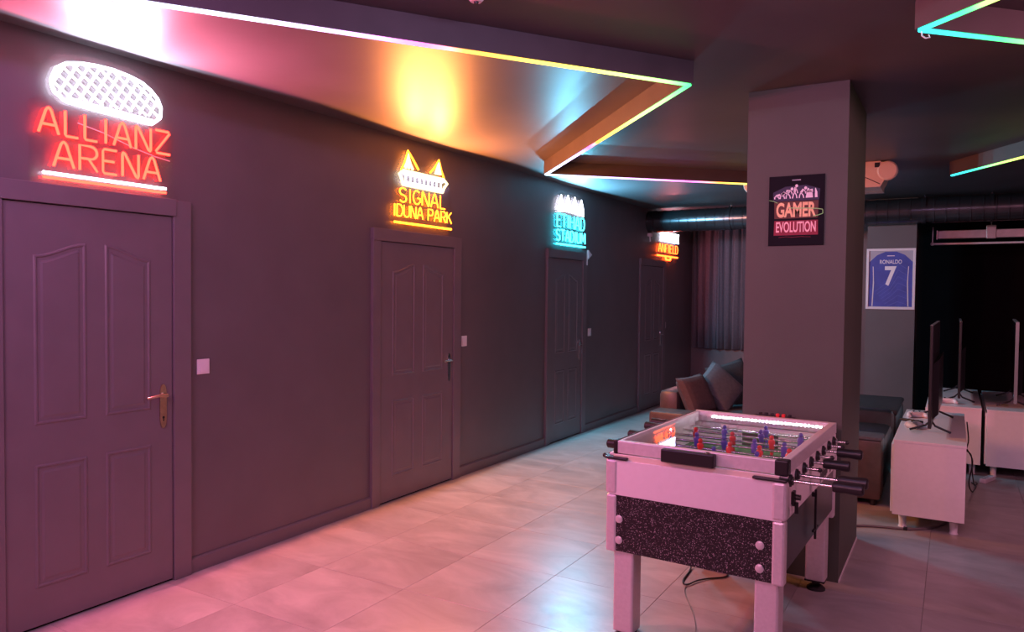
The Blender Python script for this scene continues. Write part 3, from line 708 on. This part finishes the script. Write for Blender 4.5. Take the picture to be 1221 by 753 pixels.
for u0, u1, v0, v1 in ((UL+.021, UL+.032, VF+.03, VB-.03), (UR-.032, UR-.021, VF+.03, VB-.03), (UL+.03, UR-.03, VF+.021, VF+.032), (UL+.03, UR-.03, VB-.032, VB-.021)):
    b = B(); box(b, (u0, v0, .70), (u1, v1, .838)); tp('inner_wall', b, M['white'])
for v, s in ((VF+.033, 1), (VB-.033, -1)):
    b = B(); box(b, (um-.10, v-.001*s, .722), (um+.10, v+.002*s, .80)); tp('goal_mouth', b, M['plastic'])
# rods with players
def player_mesh():
    b = B()
    rings = []
    for zz, hx, hy in ((-.078, .011, .016), (-.070, .011, .016), (-.055, .007, .007), (-.030, .010, .008), (-.022, .013, .010), (.0, .015, .012), (.016, .018, .012), (.024, .014, .010), (.028, .006, .006)):
        rings.append([b.verts.new((hx*cos(2*pi*k/10), hy*sin(2*pi*k/10)+(.004 if zz < -.06 else 0), zz)) for k in range(10)])
    for A, Bq in zip(rings, rings[1:]):
        for k in range(10): b.faces.new((A[k], A[(k+1)%10], Bq[(k+1)%10], Bq[k]))
    b.faces.new(rings[0][::-1]); b.faces.new(rings[-1])
    bmesh.ops.recalc_face_normals(b, faces=b.faces); me = bpy.data.meshes.new('player'); b.to_mesh(me); b.free()
    for p in me.polygons: p.use_smooth = True
    return me
PM = {}
for c in ('red', 'blue'): m_ = player_mesh(); m_.materials.append(M[c]); PM[c] = m_
b = B(); ball(b, (0, 0, .038), .0115, 1, 1, 1.1, 10); bmesh.ops.recalc_face_normals(b, faces=b.faces); HM = bpy.data.meshes.new('head'); b.to_mesh(HM); b.free(); 
for p in HM.polygons: p.use_smooth = True
HEADS = {}
for c in ('red', 'blue'): hm = HM.copy(); hm.materials.append(M[c]); HEADS[c] = hm
ROWS = [('red', [0.0], 1, .55), ('red', [-.16, .12], 1, .55), ('blue', [-.22, -.02, .18], -1, -.455), ('red', [-.28, -.135, .01, .155, .29], 1, .44),
        ('blue', [-.345, -.205, -.06, .09, .235], -1, -.47), ('red', [-.26, -.06, .14], 1, .45), ('blue', [-.15, .05, .25], -1, -.50), ('blue', [.04], -1, -.52)]
RZ = .815
for i, (c, us, side, hs) in enumerate(ROWS):
    v = -.565+.15*i if i not in (0, 7) else (-.535 if i == 0 else .475)
    far = .455 if side < 0 else -.46
    b = B(); cyl(b, (far, v, RZ), (hs+.02*side, v, RZ), .0075, 10); rod = tp('rod', b, M['steel'], True)
    b = B(); lathe(b, (hs, v, RZ), (side, 0, 0), [(0, .010), (.004, .021), (.02, .024), (.05, .021), (.09, .024), (.112, .024), (.118, .017)], 10); finish('handle', b, M['plastic'], rod, True)
    for s_, u_ in ((-1, UL), (1, UR)):
        b = B(); lathe(b, (u_, v, RZ), (s_, 0, 0), [(0, .026), (.008, .026), (.012, .018), (.016, .018)], 16); finish('bushing', b, M['plastic'], rod, True)
    b = B(); ball(b, (far, v, RZ), .011); finish('end_cap', b, M['plastic'], rod, True)
    for u_ in us:
        o = bpy.data.objects.new('player', PM[c]); COL.objects.link(o); o.parent = rod; o.location = (u_, v, RZ); o.rotation_euler.x = radians(random.uniform(-18, 18))
        b = None
        o2 = bpy.data.objects.new('player_head', HEADS[c]); COL.objects.link(o2); o2.parent = rod; o2.location = (u_, v, RZ); o2.rotation_euler.x = o.rotation_euler.x
# fittings on the right side
b = B(); box(b, (UR, -.50, .705), (UR+.012, -.46, .760), .003); cyl(b, (UR+.012, -.48, .735), (UR+.035, -.48, .735), .012, 12); tp('ball_return_knob', b, M['plastic'])
b = B(); cyl(b, (UR+.018, -.475, .712), (UR+.018, -.475, .665), .008, 10); cyl(b, (UR+.0, -.475, .70), (UR+.025, -.475, .70), .006, 8); tp('pull_latch', b, M['plastic'])
b = B(); box(b, (UR, -.575, .680), (UR+.003, -.555, .715)); tp('coin_slot', b, M['plastic'])
b = B(); box(b, (UR+.012, -.055, .44), (UR+.022, -.040, .675), .002); box(b, (UR+.010, -.095, .482), (UR+.020, .012, .492), .002); box(b, (UR, -.055, .64), (UR+.02, -.04, .66)); tp('hanging_bar', b, M['plastic'])
b = B()
for k in range(9): box(b, (UR, .14+.022*k, .665+.006*(k % 3)), (UR+.0015, .152+.022*k, .715-.008*(k % 2)))
o = tp('sticker', b, M['plastic'])
b = B(); box(b, (UR, .40, .665), (UR+.0015, .43, .69)); tp('sticker', b, M['plastic'])
# score beads on the rear rail
b = B(); box(b, (-.05, FB+.002, .898), (.17, FB+.014, .906)); sc = tp('score_rail', b, M['plastic'])
for k in range(6):
    b = B(); box(b, (-.03+.032*k, FB-.002, .900), (-.012+.032*k, FB+.018, .918), .003); finish('score_bead', b, M['red'] if k in (3, 4) else M['plastic'], sc)

# power lead under the table
pts = [(2.33,4.20,.43),(2.34,4.21,.2),(2.36,4.22,.03),(2.372,4.16,.006),(2.378,4.08,.006),(2.385,4.00,.006),(2.405,3.95,.006),(2.43,3.955,.008),(2.455,4.03,.008),(2.50,4.10,.006),(2.55,4.145,.006),(2.575,4.19,.006),(2.56,4.24,.006),(2.52,4.25,.02),(2.50,4.26,.2),(2.50,4.27,.43)]
def smooth(pts, n=5):
    P = [Vector(p) for p in pts]; P = [P[0]]+P+[P[-1]]; out = []
    for i in range(1, len(P)-2):
        for k in range(n):
            t = k/n; a, b_, c, d = P[i-1], P[i], P[i+1], P[i+2]
            out.append(.5*((2*b_)+(-a+c)*t+(2*a-5*b_+4*c-d)*t*t+(-a+3*b_-3*c+d)*t**3))
    return out+[P[-1]]
b = B(); tube(b, smooth(pts), .0045, 7); tag(finish('power_cable', b, M['plastic'], None, True), 'black power cable looped on the floor beneath the football table', 'cable')
b = B(); tube(b, smooth([(2.428,3.958,.004),(2.425,3.90,.004),(2.46,3.80,.004),(2.515,3.695,.004),(2.58,3.56,.004),(2.62,3.45,.004),(2.64,3.35,.004),(2.62,3.2,.004)]), .0022, 6); tag(finish('thin_cable', b, mat('grey_lead', (.30, .24, .24), .5), None, True), 'thin pale lead running over the tiles towards the front under the table', 'cable')

# ------------------------------------------------------------------ soft seating
def cushion(b, c, size, rot=(0, 0, 0), p=.42, n=14, sag=0):
    R = Matrix.Translation(c) @ Matrix.Rotation(rot[2], 4, 'Z') @ Matrix.Rotation(rot[1], 4, 'Y') @ Matrix.Rotation(rot[0], 4, 'X')
    g = {}
    for s in (1, -1):
        for i in range(n+1):
            for j in range(n+1):
                x, y = 2*i/n-1, 2*j/n-1
                if s == -1 and (i in (0, n) or j in (0, n)): g[(s, i, j)] = g[(1, i, j)]; continue
                h = ((1-x**4)*(1-y**4))**p if abs(x) < 1 and abs(y) < 1 else 0
                pin = 1-.10*(1-abs(x))*0-.07*((1-x*x)*abs(y)**3+(1-y*y)*abs(x)**3)
                g[(s, i, j)] = b.verts.new(R @ Vector((x*size[0]/2*pin, y*size[1]/2*pin, s*h*size[2]/2)))
        for i in range(n):
            for j in range(n):
                q = [g[(s, i, j)], g[(s, i+1, j)], g[(s, i+1, j+1)], g[(s, i, j+1)]]
                b.faces.new(q if s == 1 else q[::-1])
SF = empty('sofa', 'dark low sofa by the walkway left of the near pillar, piled with cushions', 'sofa', (1.55, 7.9, 0))
def sp(name, a, c, m, bev=.03, parent=SF):
    b = B(); box(b, a, c, bev); return finish(name, b, m, parent, True)
sp('base', (-.40, -.90, .06), (.50, 1.0, .26), M['leather'], .02)
sp('seat', (-.25, -.68, .26), (.50, .95, .42), M['fabric'], .05)
sp('backrest', (-.45, -.72, .26), (-.25, 1.0, .63), M['leather'], .05)
sp('armrest', (-.45, -1.0, .06), (.50, -.72, .455), M['leather'], .03)
for x_ in (-.36, .42):
    for y_ in (-.9, .88):
        b = B(); cyl(b, (x_, y_, 0), (x_, y_, .06), .022, 10); finish('leg', b, M['plastic'], SF, True)
def pillow(loc, size, rot, m, label, spin=0):
    b = B(); cushion(b, (0, 0, 0), size, (0, 0, spin)); o = finish('pillow', b, m, None, True); o.location = loc; o.rotation_euler = rot
    return tag(o, label, 'pillow', 'cushions on the dark sofa')
pillow((1.43, 7.36, .58), (.42, .42, .15), (radians(8), radians(64), radians(-12)), M['pillowred'], 'plum cushion at the near end of the dark sofa')
pillow((1.56, 7.74, .62), (.46, .46, .17), (radians(0), radians(58), radians(-38)), M['fabricgrey'], 'large grey cushion leaning in the middle of the dark sofa', radians(38))
pillow((1.58, 8.20, .61), (.52, .52, .17), (0, radians(66), radians(-40)), M['fabric'], 'charcoal cushion standing behind the large grey one', radians(12))
pillow((1.80, 8.66, .56), (.5, .5, .16), (0, radians(70), radians(-60)), M['fabricgrey'], 'grey cushion at the right, half hidden by the near pillar', radians(10))

AC_ = empty('armchair', 'brown and black leather armchair between the near pillar and the first cabinet', 'armchair', (2.80, 6.9, 0))
sp('armrest', (-.42, -.70, .05), (.395, -.46, .50), M['leather'], .02, AC_)
sp('seat', (-.42, -.46, .05), (.395, .42, .47), M['leatherblack'], .05, AC_)
sp('back_cushion', (-.42, .42, .05), (.395, .62, .58), M['leatherblack'], .05, AC_)
sp('arm_pad', (-.42, -.705, .50), (.397, -.455, .525), M['fabricgrey'], .01, AC_)
for x_ in (-.36, .34):
    for y_ in (-.64, .56):
        b = B(); cyl(b, (x_, y_, 0), (x_, y_, .05), .02, 10); finish('leg', b, M['plastic'], AC_, True)
AC2 = empty('ottoman', 'black leather ottoman behind the armchair, before the far pillar', 'ottoman', (2.80, 8.3, 0))
sp('body', (-.42, -.5, .05), (.40, .55, .48), M['leatherblack'], .03, AC2); sp('top_pad', (-.425, -.505, .48), (.405, .555, .53), M['fabric'], .02, AC2)
for x_ in (-.36, .34):
    for y_ in (-.44, .49):
        b = B(); cyl(b, (x_, y_, 0), (x_, y_, .05), .02, 10); finish('leg', b, M['plastic'], AC2, True)

# ------------------------------------------------------------------ TV cabinets and TVs
def cabinet(x0, x1, y0, y1, top, label, name='tv_cabinet'):
    r = empty(name, label, 'cabinet', ((x0+x1)/2, (y0+y1)/2, 0), 0, 'white television cabinets')
    hx, hy = (x1-x0)/2, (y1-y0)/2
    b = B(); box(b, (-hx, -hy, .10), (hx, hy, top-.018), .002); finish('body', b, M['white'], r)
    b = B(); box(b, (-hx-.002, -hy-.002, top-.018), (hx+.002, hy+.002, top), .002); finish('top', b, M['white'], r)
    for sx in (-1, 1):
        for sy in (-1, 1):
            b = B(); lathe(b, (sx*(hx-.06), sy*(hy-.10), .10), (0, 0, -1), [(0, .026), (.03, .026), (.09, .022), (.10, .028)], 14); finish('leg', b, M['white'], r, True)
    n = 3
    for k in range(n):          # doors with push seams on the long side facing left
        a = -hy+.01+(2*hy-.02)*k/n; c = -hy+.01+(2*hy-.02)*(k+1)/n
        b = B(); box(b, (-hx-.014, a+.002, .115), (-hx-.0005, c-.002, top-.03), .001); finish('door', b, M['white'], r)
    return r
cabinet(3.304, 3.729, 5.69, 7.30, .612, 'white television cabinet on short legs, nearest, right of the football table')
cabinet(3.445, 3.868, 7.785, 9.35, .605, 'white television cabinet directly behind the nearest one')
cabinet(3.910, 4.355, 7.78, 9.35, .600, 'white television cabinet at the right edge of the picture')
def tv(loc, rz, w, label, depth=.05, back=False):
    r = empty('television', label, 'television', loc, rz, 'televisions on the white cabinets')
    z0, h = .055, w*.585
    # body runs along local Y, the screen looks to local -X
    b = B(); box(b, (-.006, -w/2, z0), (.014, w/2, z0+h), .004); finish('panel', b, M['tvback'], r)
    b = B(); prism(b, [(.014, -w*.42, z0+.05), (depth, -w*.34, z0+.08), (depth, w*.34, z0+.08), (.014, w*.42, z0+.05)], (0, 0, h*.55)); finish('housing', b, M['tvback'], r)
    b = B(); box(b, (-.0075, -w/2+.008, z0+.012), (-.0055, w/2-.008, z0+h-.008)); finish('screen', b, M['screen'], r)
    if back:
        for a, c in (((-.008, -w/2-.004, z0), (.018, -w/2, z0+h)), ((-.008, -w/2, z0+h), (.018, w/2, z0+h+.006))):
            b = B(); box(b, a, c, .001); finish('rim', b, M['tvrim'], r)
    else:
        b = B(); box(b, (-.007, -w/2, z0+h), (.012, w/2, z0+h+.003)); finish('rim', b, M['tvrim'], r)
    for y in (-w*.33, w*.33):
        b = B(); tube(b, [(.13, y, .008), (.03, y+.02, .045), (.004, y+.03, z0+.03), (-.03, y+.02, .045), (-.13, y, .008)], .008, 8); finish('foot', b, M['plastic'], r, True)
    return r
tv((3.515, 6.55, .612), radians(-1), 1.23, 'large television seen edge-on, standing on the nearest white cabinet')
tv((3.69, 8.55, .605), 0, 1.20, 'television seen edge-on, standing on the cabinet behind the nearest one')
tv((4.135, 8.50, .600), radians(-2), 1.22, 'television with pale rim seen edge-on, on the cabinet at the right edge', .06, True)
# things lying on the nearest cabinet
def pad(loc, rz, m, label):
    r = empty('game_controller', label, 'game controller', loc, rz, 'game controllers on the cabinets')
    b = B(); cushion(b, (0, 0, .024), (.12, .07, .045), (0, 0, 0), .3, 8); finish('body', b, m, r, True)
    for s in (-1, 1):
        b = B(); tube(b, [(s*.045, .0, .024), (s*.062, -.035, .020), (s*.066, -.065, .014)], [.022, .020, .012], 10); finish('grip', b, m, r, True)
        b = B(); lathe(b, (s*.022, -.012, .044), (0, 0, 1), [(0, .005), (.006, .005), (.007, .009), (.010, .009)], 10); finish('thumb_stick', b, M['plastic'], r, True)
pad((3.38, 6.30, .612), radians(75), M['white'], 'white game controller nearest the front of the first cabinet')
pad((3.39, 6.86, .612), radians(20), M['white'], 'white game controller left of the edge-on television, further back')
pad((3.60, 8.02, .605), radians(10), M['white'], 'white game controller on the second cabinet beside its television')
b = B(); box(b, (-.022, -.085, 0), (.022, .085, .018), .004); o = finish('remote_control', b, M['plastic']); o.location = (3.37, 6.58, .612); o.rotation_euler.z = radians(60)
tag(o, 'black remote control on the nearest white cabinet', 'remote control')
for k in range(6):
    b = B(); cyl(b, (-.008+.016*(k % 2), -.05+.035*(k//2), .018), (-.008+.016*(k % 2), -.05+.035*(k//2), .020), .005, 8); finish('button', b, M['rubber'], o)
# cables
b = B(); tube(b, smooth([(2.9,5.45,.008),(3.10,5.60,.008),(3.24,5.66,.008),(3.39,5.70,.008),(3.52,5.80,.008),(3.62,6.0,.008),(3.66,6.3,.008)]), .008, 8); o = tag(finish('floor_cable', b, mat('grey_cable', (.16, .13, .13), .5), None, True), 'thick grey cable on the floor from the pillar to under the nearest cabinet', 'cable')
b = B(); box(b, (3.375, 5.685, .0), (3.40, 5.715, .020), .003); finish('clamp', b, M['plastic'], o)
b = B()
tube(b, smooth([(3.745,6.9,.60),(3.76,6.95,.45),(3.75,7.0,.36),(3.785,7.1,.30),(3.80,7.2,.12),(3.82,7.35,.01),(3.84,7.44,.006),(3.83,7.50,.006)]), .005, 7)
tube(b, smooth([(3.75,6.8,.40),(3.79,6.85,.30),(3.77,6.9,.12),(3.80,7.1,.006),(3.83,7.34,.006),(3.80,7.46,.006)]), .005, 7)
tag(finish('cable_bundle', b, M['plastic'], None, True), 'tangled black cables hanging behind the right side of the nearest cabinet', 'cable')
r = empty('power_strip', 'pale power strip on the floor right of the nearest cabinet', 'power strip', (3.92, 7.62, 0), radians(70))
b = B(); box(b, (-.12, -.025, 0), (.12, .025, .035), .005); finish('body', b, M['switch'], r)
for k in range(4):
    b = B(); cyl(b, (-.08+.053*k, 0, .035), (-.08+.053*k, 0, .037), .017, 12); finish('socket', b, M['tvrim'], r)
